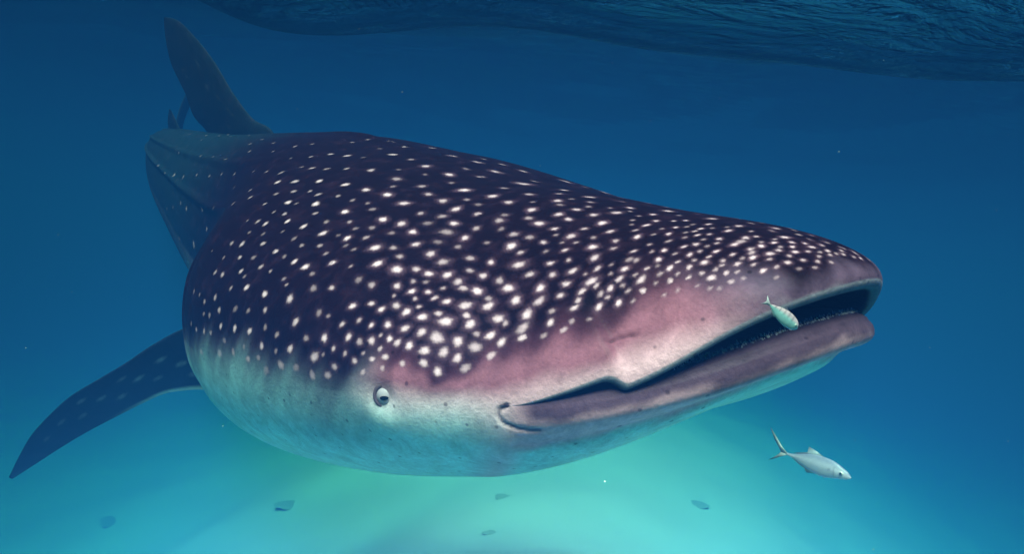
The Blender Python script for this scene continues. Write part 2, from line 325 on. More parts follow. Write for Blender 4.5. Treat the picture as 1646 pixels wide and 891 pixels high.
# the shark's own spots: x, y, z, radius (mm, radius in tenths) and how pale, per cent, shading on them included
SPOTS = """-3082,-11,405,106,35 -2780,-27,454,77,30 -2370,-110,486,97,35 -2090,-154,490,97,45 -2380,-154,467,115,35 -2220,-205,453,109,40 -1823,-233,468,96,35 -1661,-205,480,106,45
-1576,-175,483,89,30 -1322,-195,435,114,60 -1366,-238,433,88,50 -1458,-272,436,69,25 -2801,-226,359,95,20 -2621,-230,386,81,20 -2401,-244,407,95,40 -2910,-270,245,120,35
-2690,-277,300,102,35 -2480,-286,331,97,40 -2310,-286,361,92,35 -2090,-298,384,103,50 -1679,-333,408,74,30 -1462,-342,402,89,40 -1311,-334,389,128,35 -1204,-282,388,111,50
-1142,-264,379,108,35 -1266,-291,398,89,20 -1215,-367,358,127,80 -1140,-344,352,135,65 -1061,-309,345,119,80 -1834,-361,357,86,20 -1333,-412,349,89,40 -1119,-395,324,91,30
-1070,-367,325,101,35 -1019,-344,320,77,35 -975,-339,310,101,40 -1233,-432,326,90,50 -1100,-427,302,67,50 -1021,-394,299,113,85 -929,-360,288,124,100 -1358,-454,318,95,50
-2660,-332,165,143,45 -2360,-352,222,131,45 -2072,-381,270,101,20 -1018,-427,280,64,30 -971,-416,273,83,45 -883,-376,268,80,50 -988,-385,294,63,20 -2200,-380,177,142,50
-2450,-368,66,213,55 -1081,-472,267,43,35 -1031,-460,263,90,40 -990,-453,256,93,70 -927,-422,257,90,85 -857,-409,243,101,90 -817,-375,248,86,30 -779,-395,227,111,90
-1014,-483,241,62,20 -954,-467,235,70,15 -1048,-515,221,84,35 -997,-503,218,102,60 -917,-477,216,88,60 -898,-441,237,59,15 -836,-435,221,85,20 -790,-434,208,73,30
-742,-414,206,76,40 -847,-470,200,84,90 -958,-517,192,74,60 -903,-501,191,87,20 -803,-465,191,73,20 -759,-458,181,89,100 -702,-416,192,69,30 -715,-451,172,103,95
-660,-419,177,80,100 -1032,-537,193,62,20 -848,-500,174,84,40 -911,-526,167,82,60 -804,-492,166,54,45 -1030,-557,164,82,45 -985,-550,160,90,50 -883,-525,157,66,20
-679,-450,161,75,20 -743,-484,154,69,20 -848,-530,139,96,100 -769,-514,129,92,100 -722,-485,144,51,40 -643,-460,139,97,25 -602,-442,140,71,65 -912,-548,136,72,35
-1075,-588,118,63,30 -1130,-593,122,76,25 -1131,-545,207,44,15 -970,-571,117,89,50 -684,-491,123,108,70 -1027,-585,106,81,35 -929,-572,95,86,60 -740,-522,104,77,50
-1015,-591,82,71,30 -977,-585,82,79,35 -855,-553,101,101,20 -799,-540,100,80,20 -586,-471,105,85,25 -561,-464,101,53,30 -633,-498,90,95,80 -718,-530,77,75,25 -1115,-608,54,75,35
-1215,-614,31,57,30 -1064,-604,46,78,50 -1003,-596,48,85,55 -959,-589,49,78,40 -905,-576,66,85,85 -836,-561,67,95,95 -771,-547,67,91,90 -674,-521,68,77,40 -588,-495,68,77,40
-544,-479,71,86,100 -718,-539,46,84,90 -625,-513,49,90,90 -668,-527,42,65,30 -555,-494,43,112,75 -535,-486,48,44,30 -837,-569,24,99,50 -910,-584,13,123,40 -770,-556,18,95,50
-650,-526,21,112,55 -1035,-604,0,123,50 -1097,-610,-12,138,40 -881,-576,41,84,25 -787,-557,38,70,20 -728,-545,25,76,35 -940,-589,-16,116,40 -558,-500,15,98,55 -519,-487,19,88,60
-702,-540,6,116,30 -603,-512,22,93,35 -1090,-606,-54,127,30 -979,-593,-43,99,35 -875,-577,-24,102,35 -1454,-88,478,80,45 -1476,-31,488,75,50 -1406,19,475,103,65 -1284,14,447,120,50
-1303,107,443,131,60 -1288,-63,443,96,25 -1241,-175,421,143,70 -1155,-82,411,161,80 -1060,-74,387,110,35 -1090,58,396,117,55 -993,78,368,112,60 -969,-79,361,140,75
-1170,-157,408,88,15 -1088,-232,373,106,35 -1019,-197,361,132,50 -973,-147,356,80,15 -866,-71,331,133,90 -908,-4,346,104,20 -820,-20,319,88,35 -902,-184,330,141,40
-894,-118,336,77,15 -967,-279,328,125,85 -814,-166,306,114,40 -795,-105,308,84,25 -888,-262,309,120,85 -818,-243,293,126,100 -755,-181,286,109,40 -915,-315,301,83,40
-858,-304,288,81,25 -857,-213,311,94,15 -722,-116,288,139,95 -698,-178,269,124,55 -658,-147,267,75,35 -743,-241,271,125,95 -810,-290,278,69,20 -771,-296,265,95,20
-818,-336,265,111,100 -669,-241,248,91,40 -634,-185,250,114,100 -571,-177,238,79,60 -609,-151,255,82,20 -626,-219,239,107,35 -762,-347,244,74,30 -706,-302,243,114,95
-656,-287,232,115,75 -722,-351,231,72,20 -692,-330,230,89,20 -581,-220,225,99,95 -618,-253,229,114,20 -523,-208,214,83,40 -638,-315,218,78,20 -608,-288,217,94,85
-561,-246,212,143,35 -704,-374,215,97,95 -668,-352,214,87,30 -516,-235,200,94,70 -735,-380,221,63,15 -618,-355,196,121,100 -588,-335,194,82,40 -563,-304,197,94,80
-682,-385,203,69,15 -653,-381,196,68,20 -516,-301,181,103,70 -540,-274,197,98,15 -501,-258,188,80,20 -553,-339,180,80,40 -570,-372,172,108,100 -612,-403,170,49,40
-525,-358,162,116,100 -497,-337,161,84,55 -479,-298,168,115,45 -456,-262,170,85,50 -470,-329,154,90,100 -445,-310,150,97,85 -428,-280,154,74,40 -565,-408,150,94,20
-531,-400,143,84,40 -418,-307,141,95,55 -399,-275,146,73,80 -475,-354,145,60,40 -457,-341,143,59,25 -489,-375,140,78,85 -423,-330,134,51,50 -400,-309,132,82,60 -378,-298,128,99,100
-458,-365,132,73,95 -435,-349,130,61,90 -475,-387,128,37,40 -416,-347,123,57,50 -527,-435,115,75,95 -498,-415,118,66,80 -472,-410,111,72,95 -455,-393,115,83,85 -431,-388,107,88,100
-440,-369,123,50,45 -416,-350,122,50,60 -395,-340,118,77,90 -422,-372,113,49,60 -367,-325,112,110,85 -401,-377,101,90,100 -386,-359,104,69,70 -350,-334,101,74,65 -521,-456,91,63,60
-494,-438,97,58,55 -466,-430,91,57,80 -440,-415,92,74,85 -409,-402,88,82,85 -382,-389,83,88,85 -366,-359,95,115,100 -334,-338,91,100,100 -494,-457,75,76,100 -468,-450,70,74,60
-447,-439,72,80,100 -438,-428,79,42,50 -419,-422,75,69,100 -403,-418,71,75,75 -383,-409,68,77,100 -357,-379,77,126,75 -328,-362,72,98,100 -315,-340,80,65,45 -359,-398,62,92,100
-334,-382,61,97,65 -302,-351,66,115,50 -515,-475,58,55,70 -487,-467,53,54,60 -450,-452,56,42,55 -424,-436,63,55,65 -407,-436,54,67,100 -462,-462,45,63,90 -428,-448,50,61,80
-377,-424,47,59,70 -350,-405,48,78,90 -313,-373,54,83,90 -328,-396,38,83,95 -504,-480,33,72,70 -437,-460,32,62,65 -297,-371,43,94,50 -404,-443,40,54,60 -989,84,367,62,50
-1062,138,382,79,30 -979,146,358,101,50 -868,53,333,139,65 -894,150,332,128,55 -743,79,298,87,40 -812,217,297,131,60 -707,22,292,162,85 -673,-50,285,99,30 -627,-107,269,127,100
-574,-58,266,102,50 -583,33,269,87,75 -735,272,261,111,80 -472,2,251,93,100 -536,-16,262,83,45 -559,-115,254,107,60 -515,-92,251,61,20 -481,-63,249,99,80 -767,235,279,82,25
-468,81,243,64,40 -408,17,238,55,55 -350,-16,226,64,80 -428,-33,241,67,35 -404,-58,234,65,40 -481,-120,237,101,95 -407,-81,231,77,75 -455,-78,241,76,25 -473,-38,250,69,20
-417,-111,226,88,85 -339,-56,221,97,75 -361,-84,221,85,65 -456,-145,224,81,45 -503,-174,224,108,40 -512,-156,232,85,20 -385,-117,217,74,75 -320,-103,208,93,100 -421,-149,214,99,95
-329,-36,221,47,30 -370,-41,229,48,25 -566,-173,238,44,60 -818,-12,319,66,30 -380,-150,205,65,80 -331,-130,202,59,60 -436,-190,201,86,50 -473,-189,210,73,20 -400,-184,195,84,35
-463,-225,191,63,30 -411,-212,184,110,95 -364,-184,187,63,70 -332,-173,185,43,30 -333,-155,193,88,95 -310,-165,185,50,35 -283,-121,196,71,75 -294,-145,190,57,35 -252,-140,184,62,55
-361,-162,196,52,25 -274,-164,178,86,95 -311,-185,176,60,80 -381,-216,175,66,65 -340,-198,175,58,30 -240,-156,175,60,40 -412,-251,163,71,85 -359,-235,159,108,95 -310,-214,160,66,75
-286,-199,163,55,55 -251,-181,165,90,80 -215,-184,157,39,40 -397,-274,146,73,75 -198,-167,162,77,30 -229,-196,153,68,65 -191,-183,152,69,90 -262,-212,150,80,100 -324,-241,147,83,80
-287,-228,146,74,65 -238,-210,147,39,40 -203,-197,147,44,30 -363,-268,140,85,50 -253,-232,136,78,85 -220,-216,139,102,80 -186,-198,141,68,75 -337,-271,131,104,90
-286,-251,131,93,100 -208,-218,134,56,60 -188,-212,131,65,95 -176,-202,134,49,45 -246,-248,123,70,75 -221,-232,128,69,95 -165,-204,128,48,55 -351,-296,119,69,45
-307,-279,117,100,100 -270,-266,117,104,65 -216,-243,118,65,80 -195,-223,125,62,55 -184,-221,121,49,60 -340,-304,110,102,100 -187,-234,111,67,95 -167,-219,115,63,90
-213,-252,110,74,100 -309,-308,96,105,100 -272,-286,102,109,100 -240,-268,106,63,50 -293,-307,91,65,55 -230,-279,94,74,95 -263,-301,87,120,55 -203,-265,96,61,35 -298,-329,78,90,100
-278,-325,71,89,85 -254,-308,77,81,100 -227,-293,80,67,35 -206,-277,87,67,55 -277,-343,57,82,60 -184,-253,99,48,25 -411,83,231,66,70 -362,33,228,51,35 -350,-15,226,63,80
-352,71,221,59,35 -297,14,217,89,80 -286,-30,214,63,75 -312,65,215,57,30 -252,33,208,43,40 -267,72,206,62,45 -254,-8,210,52,30 -295,-51,214,46,25 -286,-73,209,45,45
-252,-59,205,57,80 -230,-46,204,34,65 -218,-34,203,46,75 -207,6,202,75,75 -243,68,203,40,30 -200,65,196,58,55 -249,-82,201,62,85 -179,-33,196,48,70 -272,-89,203,38,30
-204,-71,196,45,80 -171,-58,192,41,85 -194,-48,198,30,20 -193,-61,196,30,25 -146,-11,191,67,75 -249,-104,196,55,35 -217,-84,195,42,25 -138,-43,187,60,95 -213,-105,189,41,35
-195,-95,189,50,85 -178,-81,189,30,25 -171,-71,190,30,50 -158,-81,186,43,75 -147,-70,185,31,65 -127,-76,180,47,90 -230,-120,188,71,95 -118,-23,184,40,45 -105,-52,179,60,80
-167,-95,184,34,40 -142,-88,180,31,45 -179,-113,181,48,50 -121,-88,175,44,45 -141,-104,176,52,95 -102,-78,173,62,75 -197,-130,178,34,50 -151,-116,174,44,85 -126,-101,173,30,35
-102,-66,175,81,35 -77,-60,169,53,95 -81,-75,167,53,65 -168,-134,171,50,95 -206,-151,171,51,75 -126,-115,168,40,55 -109,-105,167,45,95 -181,-143,170,34,30 -150,-134,167,38,40
-132,-127,165,48,95 -89,-100,163,42,70 -68,-90,158,54,100 -75,-82,163,57,45 -109,-119,162,42,65 -155,25,192,36,35 -159,54,191,31,30 -151,-29,191,35,25 -161,-47,192,30,20
-161,-152,161,57,95 -136,-145,158,40,60 -188,-164,161,61,35 -120,-133,159,42,40 -107,-130,156,60,100 -91,-116,157,30,60 -87,-123,152,31,50 -74,-111,153,51,75 -60,-100,151,43,50
-164,-171,152,49,70 -138,-157,151,61,100 -118,-145,152,52,80 -76,-99,158,30,35 -89,-132,148,44,50 -99,-145,145,46,65 -76,-129,144,48,85 -67,-121,145,35,45 -171,-184,145,49,45
-124,-159,145,42,50 -143,-170,146,58,40 -159,-186,140,80,95 -126,-170,138,57,90 -109,-157,141,44,80 -86,-144,140,71,85 -65,-135,135,55,50 -57,-124,138,30,35 -140,-181,136,42,50
-148,-195,128,60,95 -80,-154,129,45,35 -111,-175,128,36,30 -122,-186,123,36,40 -152,-209,117,42,45 -71,-149,129,45,25 -94,-159,132,40,25 -154,-161,154,30,25 -118,28,184,67,75
-125,69,181,48,60 -105,5,182,46,50 -106,52,179,35,30 -82,27,174,37,50 -82,51,172,43,50 -80,-7,175,66,90 -100,-38,179,44,75 -81,-27,174,38,35 -63,22,168,33,40 -75,87,162,50,60
-54,40,163,50,45 -64,-17,169,46,75 -56,-2,166,40,60 -74,-39,171,46,95 -84,-50,173,38,35 -47,17,162,35,75 -45,-5,162,51,85 -55,-30,165,37,85 -62,-44,166,37,35 -38,50,155,44,50
-58,-54,163,50,65 -45,-40,160,49,90 -39,-23,159,39,60 -33,8,156,30,70 -30,35,153,32,50 -24,25,150,35,65 -33,-8,156,32,35 -59,-69,161,60,90 -25,0,151,31,60 -25,15,151,30,35
-43,-55,157,36,55 -27,-20,152,41,40 -27,63,146,38,40 -18,56,141,30,55 -33,63,149,39,35 -30,-48,151,43,55 -53,-79,155,41,50 -37,-68,150,51,75 -21,-33,148,31,45 -15,-15,145,30,40
-40,-85,147,43,50 -47,-101,144,52,80 -17,-46,142,30,30 -32,-98,137,35,30 -24,-66,143,30,20 -19,41,145,30,30 -24,86,136,33,30 -3242,-253,175,114,30 -3090,-256,208,140,40
-3221,-195,281,103,20 -3422,-225,163,130,20 -3180,-104,355,83,15 -2800,-316,155,130,25 -2960,-303,93,107,20 -3110,-285,40,102,20 -2780,-333,-5,226,50"""
DARK, SPOT = np.array([.007, .0015, .0035]), np.array([.62, .36, .45])
PINK, PALE, BELLY = np.array([.250, .080, .125]), np.array([.72, .37, .46]), np.array([.40, .74, .80])  # flash pink mixed into cheek and lips, turquoise bounce light into the belly
JAW, MOUTH = np.array([.080, .040, .068]), np.array([.035, .022, .032])

def pigment(V, A):
    """colour of the skin: dark back, pale belly and lips, white spots, with some light and haze painted in"""
    s = np.abs(A[:, 0]); top = A[:, 1] > 0; drop = A[:, 2]; inner = A[:, 3]
    z = V[:, 2]
    wob = .010 * np.sin(s * 31 + z * 20) + .007 * np.sin(s * 67 - 1 + z * 55) + .004 * np.sin(s * 150 + 2 + z * 120)
    lerp = lambda a, b, t: a + (b - a) * t[:, None]
    # upper half: where the dark back starts
    zb = np.interp(s, [0, .03, .07, .115, .155, .195, .255, .323, .396, .485, .542, .594, .64, .70, .81, .90, 1.02, 1.25, 1.45, 6],
                      [.133, .135, .137, .138, .140, .138, .120, .098, .070, .046, .044, .058, .052, .018, .016, .022, .036, .030, .0, -.05]) + wob * .8
    wd = np.interp(s, [0, .3, .55, .7, 1.0, 6], [.035, .036, .038, .065, .08, .08])
    t = sstep(-.5, .5, (z - zb) / wd)
    lip = np.interp(s, [0, .1, .25, .45, .65], [.105, .100, .055, 0, 0])
    q = np.clip((zb - z) / np.maximum(zb - lip, .02), 0, 1)
    head = 1 - sstep(.60, .74, s)
    under = lerp(np.repeat(np.array([.070, .020, .038])[None], len(V), 0), np.repeat(PINK[None], len(V), 0), sstep(.02, .48, q))
    under = lerp(under, np.repeat(PALE[None], len(V), 0), sstep(.52, 1.08, q))
    tipc = np.array([.10, .055, .10]) + np.array([.46, .34, .42]) * (np.exp(-((A[:, 0] + .065) / .040) ** 2) * sstep(.35, .8, q))[:, None]
    under = lerp(under, tipc, (1 - sstep(.11, .22, s)) * .9)
    flank = lerp(np.repeat(np.array([.085, .060, .095])[None], len(V), 0), np.repeat(BELLY[None], len(V), 0), sstep(-.03, .17, zb - z))
    under = lerp(flank, under, head)
    belly = np.repeat(BELLY[None], len(V), 0)
    under = lerp(under, belly, sstep(.40, .52, s) * head * (1 - sstep(-.07, .025, z)))  # change from pinkish to turquoise light painted along the eye line
    C = lerp(under, np.repeat(DARK[None], len(V), 0), t)
    # lower half: white belly tinted with bounce light, dark rounded jaw with a pale rim
    mouth = 1 - sstep(.40, .455, s)
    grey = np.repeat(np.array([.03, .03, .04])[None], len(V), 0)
    low = flank
    low = lerp(low, lerp(np.repeat(PALE[None], len(V), 0), belly, sstep(.40, .52, s) * (1 - sstep(-.07, .025, z))), head)
    low = lerp(low, grey, sstep(2.2, 3.2, s))  # tail's belly darkened so that it fades like the hazy distance
    dj = drop + .25 * wob
    jaw = lerp(np.repeat(JAW[None], len(V), 0), np.repeat(PALE[None], len(V), 0), sstep(.010, .028, dj))
    jaw = lerp(jaw, np.repeat(BELLY[None], len(V), 0), sstep(.056, .074, dj))
    low = lerp(low, jaw, mouth)
    C = np.where(top[:, None], C, low)
    C = lerp(C, np.repeat(np.array([.007, .018, .030])[None], len(V), 0), .9 * sstep(2.2, 3.4, s) * t * top)  # blue-grey hind body, also painted to match the water haze
    # dark spots
    back = np.where(top, t, 0)
    sp = np.array([[float(v) for v in r.split(',')] for r in SPOTS.split()]) / [1000, 1000, 1000, 10000, 100]
    mir = sp[np.abs(sp[:, 1]) > .28] * [1, -1, 1, 1, 1]
    rng = np.random.default_rng(11)
    extra = []
    for d in np.arange(2.3, 5.2, .085):
        for k in range(9):
            th = (k + .5 + .25 * (-1) ** int(d / .085)) / 9 * math.pi * .92 + rng.normal(0, .03)
            w, h = half_width(np.array([d]))[0], spl(DK, TK, d)
            y, zz = w * math.cos(th), h * math.sin(th)
            if y < -.05 and d < 3.5: continue
            if abs(y) < .3 and d < 2.9 and th < 2.0 and th > .9: continue
            if d > 3.5: continue
            extra.append((-d + rng.normal(0, .012), y, zz, rng.uniform(.007, .013), rng.uniform(.10, .35)))
    sp = np.concatenate([sp, mir, np.array(extra)])
    order = np.argsort(V[:, 0]); xs = V[order, 0]
    W = np.zeros(len(V)); H = np.zeros(len(V))
    for x, y, zz, r, b in sp:
        r = min(max(r, .0042), .020) * 1.10
        i0, i1 = np.searchsorted(xs, [x - 2.2 * r, x + 2.2 * r])
        idx = order[i0:i1]
        p = V[idx] - (x, y, zz)
        ang = math.atan2(p[0, 1], p[0, 2]) if len(idx) else 0
        e = min(1, max(0, (-x - .18) / .18))                      # drawn out across the snout, lengthwise behind it
        dd = np.sqrt(p[:, 0] ** 2 * (2.3 - 1.3 * e) + p[:, 1] ** 2 * (1 + .8 * e) + p[:, 2] ** 2 * (2.0 - .2 * e)) / r
        an = np.arctan2(p[:, 2] + .6 * p[:, 1], p[:, 0])             # uneven edges
        dd = dd * (1 + .13 * np.sin(2 * an + x * 900) + .05 * np.sin(3 * an + zz * 800) + .05 * np.sin(5 * an + y * 700) + .10 * np.sin(p[:, 0] * 700 + zz * 700) * np.sin((p[:, 2] + p[:, 1]) * 800 + y * 500))
        b2 = min(1.0, .10 + .95 * b) if x > -2.0 else min(.75, .10 + .8 * b)  # paleness keeps its share of shading; hind spots dimmed as by haze
        W[idx] = np.maximum(W[idx], b2 * (1 - sstep(.28, 1.06, dd)))
        H[idx] = np.maximum(H[idx], b2 * (1 - sstep(.6, 2.1, dd)))
    W *= top * (inner == 0); H *= top * (inner == 0)
    C = lerp(C, np.repeat(np.array([.12, .05, .085])[None], len(V), 0), .62 * H * back * (1 - sstep(.5, 1.1, s)))
    C = lerp(C, np.repeat(SPOT[None], len(V), 0), W)
    # shade painted into the skin folds and deeper into the dark mouth
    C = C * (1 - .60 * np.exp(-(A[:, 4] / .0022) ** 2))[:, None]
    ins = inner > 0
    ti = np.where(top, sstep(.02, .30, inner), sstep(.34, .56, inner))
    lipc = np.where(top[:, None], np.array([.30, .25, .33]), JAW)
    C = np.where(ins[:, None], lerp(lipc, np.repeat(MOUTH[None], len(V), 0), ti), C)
    return C

def skin_mat(name, wet=.38):
    k = Nodes(name)
    at = k.add('ShaderNodeAttribute', attribute_name='pigment')
    tc = k.add('ShaderNodeTexCoord')
    big = k.add('ShaderNodeTexNoise', Scale=22.0, Detail=4.0, Roughness=.65, Distortion=.8)
    fine = k.add('ShaderNodeTexNoise', Scale=170.0, Detail=3.0, Roughness=.7)
    for n in (big, fine):
        k.link(tc.outputs['Object'], n.inputs['Vector'])
    r1 = k.add('ShaderNodeMapRange'); r1.inputs['From Min'].default_value = .3; r1.inputs['From Max'].default_value = .7
    r1.inputs['To Min'].default_value = .74; r1.inputs['To Max'].default_value = 1.20
    r2 = k.add('ShaderNodeMapRange'); r2.inputs['From Min'].default_value = .25; r2.inputs['From Max'].default_value = .75
    r2.inputs['To Min'].default_value = .82; r2.inputs['To Max'].default_value = 1.15
    k.link(big.outputs['Fac'], r1.inputs['Value']); k.link(fine.outputs['Fac'], r2.inputs['Value'])
    mu = k.add('ShaderNodeMath', operation='MULTIPLY')
    k.link(r1.outputs[0], mu.inputs[0]); k.link(r2.outputs[0], mu.inputs[1])
    mx = k.add('ShaderNodeVectorMath', operation='SCALE')
    k.link(at.outputs['Color'], mx.inputs[0]); k.link(mu.outputs[0], mx.inputs['Scale'])
    # dark freckles
    vo = k.add('ShaderNodeTexVoronoi', Scale=34.0, Randomness=1.0)
    k.link(tc.outputs['Object'], vo.inputs['Vector'])
    fr = k.add('ShaderNodeMapRange'); fr.inputs['From Min'].default_value = .07; fr.inputs['From Max'].default_value = .13
    fr.inputs['To Min'].default_value = .45; fr.inputs['To Max'].default_value = 1.0
    k.link(vo.outputs['Distance'], fr.inputs['Value'])
    m2 = k.add('ShaderNodeVectorMath', operation='SCALE')
    k.link(mx.outputs['Vector'], m2.inputs[0]); k.link(fr.outputs[0], m2.inputs['Scale'])
    # faint brown-purple clouding between the spots
    cl = k.add('ShaderNodeTexNoise', Scale=26.0, Detail=4.0, Roughness=.6, Distortion=.5)
    k.link(tc.outputs['Object'], cl.inputs['Vector'])
    cr = k.add('ShaderNodeValToRGB')
    cr.color_ramp.elements[0].position = .50; cr.color_ramp.elements[0].color = (0, 0, 0, 1)
    cr.color_ramp.elements[1].position = .72; cr.color_ramp.elements[1].color = (.011, .0035, .006, 1)
    k.link(cl.outputs['Fac'], cr.inputs['Fac'])
    m3 = k.add('ShaderNodeVectorMath', operation='ADD')
    k.link(m2.outputs['Vector'], m3.inputs[0]); k.link(cr.outputs['Color'], m3.inputs[1])
    k.link(m3.outputs['Vector'], k.bsdf.inputs['Base Color'])
    k.bsdf.inputs['Roughness'].default_value = wet
    k.bsdf.inputs['Specular IOR Level'].default_value = .035
    bp = k.add('ShaderNodeBump', Strength=.35, Distance=.003)
    k.link(fine.outputs['Fac'], bp.inputs['Height']); k.link(bp.outputs['Normal'], k.bsdf.inputs['Normal'])
    return k.m

def flat_mat(name, rgb, rough=.4, spec=.3):
    k = Nodes(name)
    k.bsdf.inputs['Base Color'].default_value = (*rgb, 1)
    k.bsdf.inputs['Roughness'].default_value = rough
    k.bsdf.inputs['Specular IOR Level'].default_value = spec
    return k.m

SKIN = skin_mat('spotted_skin')
shark = bpy.data.objects.new('whale_shark', None)
COL.objects.link(shark)
shark.matrix_world = CAM_M @ Matrix([list(RS[i]) + [TS[i]] for i in range(3)] + [[0, 0, 0, 1]])
tag(shark, 'huge dark whale shark covered in white spots swimming with its wide mouth ajar', 'shark')
body_o, rest, att = build_shark_body(SKIN, shark)
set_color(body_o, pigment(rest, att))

def smooth_path(pts, n):
    pts = np.asarray(pts, float)
    t = np.concatenate([[0], np.cumsum(np.linalg.norm(np.diff(pts, axis=0), axis=1))]); t /= t[-1]
    u = np.linspace(0, 1, n)
    return np.stack([spl(t, pts[:, k], u) for k in range(pts.shape[1])], -1)

def fin(name, lead, trail, thick, nspan, nchord, mat, parent, colour, camber=0.0):
    """a foil between a leading and a trailing edge; thickness tapers to the tip"""
    L, T = smooth_path(lead, nspan), smooth_path(trail, nspan)
    a = np.linspace(0, 1, nchord) ** 1.0
    c = .5 - .5 * np.cos(a * math.pi)                          # chord stations
    prof = (.2969 * np.sqrt(c) - .126 * c - .3516 * c ** 2 + .2843 * c ** 3 - .1036 * c ** 4) * 5
    P = L[:, None] + (T - L)[:, None] * c[None, :, None]
    N = grid_normals(P, 1)
    chord = np.linalg.norm(T - L, axis=1)
    N = N.mean(1, keepdims=True) + 0 * N
    N /= np.linalg.norm(N, axis=-1, keepdims=True)
    th = np.minimum(thick * chord, thick * chord.max())[:, None] * prof[None] * .5
    up = P + N * (th + camber * np.sin(c * math.pi)[None] * chord[:, None])[..., None]
    dn = P - N * (th - camber * np.sin(c * math.pi)[None] * chord[:, None])[..., None]
    ring = np.concatenate([up, dn[:, -2:0:-1]], 1)
    m = ring.shape[1]
    i = np.arange(nspan - 1)[:, None] * m + np.arange(m)[None]
    j = np.arange(nspan - 1)[:, None] * m + (np.arange(m)[None] + 1) % m
    F = np.stack([i, i + m, j + m, j], -1).reshape(-1, 4)
    o = mesh_obj(name, ring.reshape(-1, 3), F.tolist() + [list(range((nspan - 1) * m, nspan * m))], mat, parent)
    cc = np.concatenate([c, c[-2:0:-1]])
    col = colour(np.repeat(np.linspace(0, 1, nspan)[:, None], m, 1).ravel(), np.repeat(cc[None], nspan, 0).ravel(),
                 np.repeat((np.arange(m) < nchord)[None], nspan, 0).ravel())
    set_color(o, col)
    return o

def fin_colour(spots, edge=0.0, under=None):
    def f(u, c, upper):
        col = np.repeat(np.array([[.009, .015, .024]]), len(u), 0)  # blue-grey skin, bluish also to blend distant fins into the haze
        if edge:
            col += (np.array([.55, .55, .58]) - col) * (edge * sstep(.90, .985, c) * (1 - sstep(.30, .62, u)))[:, None]
        for su, sc, ru, rc, b in spots:
            dd = np.sqrt(((u - su) / ru) ** 2 + ((c - sc) / rc) ** 2)
            col += (np.array([.30, .28, .32]) - col) * (b * (1 - sstep(.5, 1.1, dd)))[:, None]
        if under is not None:
            col = np.where(upper[:, None] == under, col, np.array([[.55, .55, .56]]))
        return col
    return f

rs = random.Random(4)
pect_spots = [(.20, .22, .018, .045, .5), (.27, .50, .022, .05, .55), (.33, .30, .022, .045, .5), (.36, .62, .018, .05, .45), (.42, .42, .022, .05, .55), (.47, .24, .018, .04, .4),
              (.50, .60, .02, .06, .5), (.56, .40, .02, .05, .5), (.62, .22, .02, .05, .45), (.65, .55, .018, .06, .35), (.72, .35, .018, .06, .35), (.24, .72, .02, .05, .35), (.15, .45, .02, .05, .45), (.80, .45, .016, .07, .25)]
P_LEAD = [(-1.56, -.504, -.011), (-1.648, -.582, -.022), (-1.736, -.668, -.068), (-1.818, -.746, -.123), (-1.901, -.826, -.173), (-1.987, -.909, -.227), (-2.062, -.978, -.292), (-2.128, -1.032, -.353), (-2.189, -1.081, -.43), (-2.246, -1.124, -.507)]
P_TRAIL = [(-1.737, -.51, -.239), (-1.811, -.592, -.241), (-1.869, -.65, -.25), (-1.922, -.704, -.275), (-1.976, -.759, -.305), (-2.033, -.821, -.339), (-2.095, -.891, -.378), (-2.161, -.97, -.427), (-2.227, -1.05, -.48), (-2.262, -1.118, -.520)]
inner = lambda pts, d: [tuple(np.array(pts[0]) + np.array(d))] + pts
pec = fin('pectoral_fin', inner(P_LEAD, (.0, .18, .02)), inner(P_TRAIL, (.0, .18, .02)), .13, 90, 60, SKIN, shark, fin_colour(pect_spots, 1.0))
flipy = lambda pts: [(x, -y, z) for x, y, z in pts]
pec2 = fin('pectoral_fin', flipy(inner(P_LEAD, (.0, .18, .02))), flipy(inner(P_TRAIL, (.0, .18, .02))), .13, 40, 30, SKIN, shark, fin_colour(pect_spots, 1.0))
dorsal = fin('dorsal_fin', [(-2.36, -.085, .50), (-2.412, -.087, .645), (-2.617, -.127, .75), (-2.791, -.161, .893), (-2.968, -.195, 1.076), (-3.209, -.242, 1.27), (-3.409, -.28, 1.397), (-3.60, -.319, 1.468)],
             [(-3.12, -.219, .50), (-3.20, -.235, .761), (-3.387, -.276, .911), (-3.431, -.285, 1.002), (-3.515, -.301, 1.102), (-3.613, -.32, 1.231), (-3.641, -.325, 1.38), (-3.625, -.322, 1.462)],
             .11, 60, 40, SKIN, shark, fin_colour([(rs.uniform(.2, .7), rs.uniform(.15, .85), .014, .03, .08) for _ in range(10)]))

def median_fin(name, d0, d1, h, sweep, down=False):
    """small fin on the midline of the tail"""
    sg = -1 if down else 1
    K = BK if down else TK
    z0, z1 = spl(DK, K, d0) - .05, spl(DK, K, d1) - .03
    lead = [(-d0, 0, sg * z0), (-d0 - sweep * .55, 0, sg * (z0 + h * .6)), (-d0 - sweep, 0, sg * (z0 + h))]
    trail = [(-d1, 0, sg * z1), (-d1 - .04, 0, sg * (z1 + h * .45)), (-d0 - sweep - .06, 0, sg * (z0 + h * .98))]
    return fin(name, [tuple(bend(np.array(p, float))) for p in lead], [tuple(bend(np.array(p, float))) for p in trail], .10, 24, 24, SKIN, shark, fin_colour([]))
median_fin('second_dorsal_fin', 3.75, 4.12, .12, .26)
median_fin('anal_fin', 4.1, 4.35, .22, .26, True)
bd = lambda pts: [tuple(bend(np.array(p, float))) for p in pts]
fin('caudal_fin', bd([(-5.15, 0, .0), (-5.5, 0, .22), (-5.85, 0, .46), (-6.1, 0, .66)]), bd([(-5.42, 0, .0), (-5.62, 0, .16), (-5.95, 0, .42), (-6.14, 0, .66)]), .12, 30, 24, SKIN, shark, fin_colour([]))
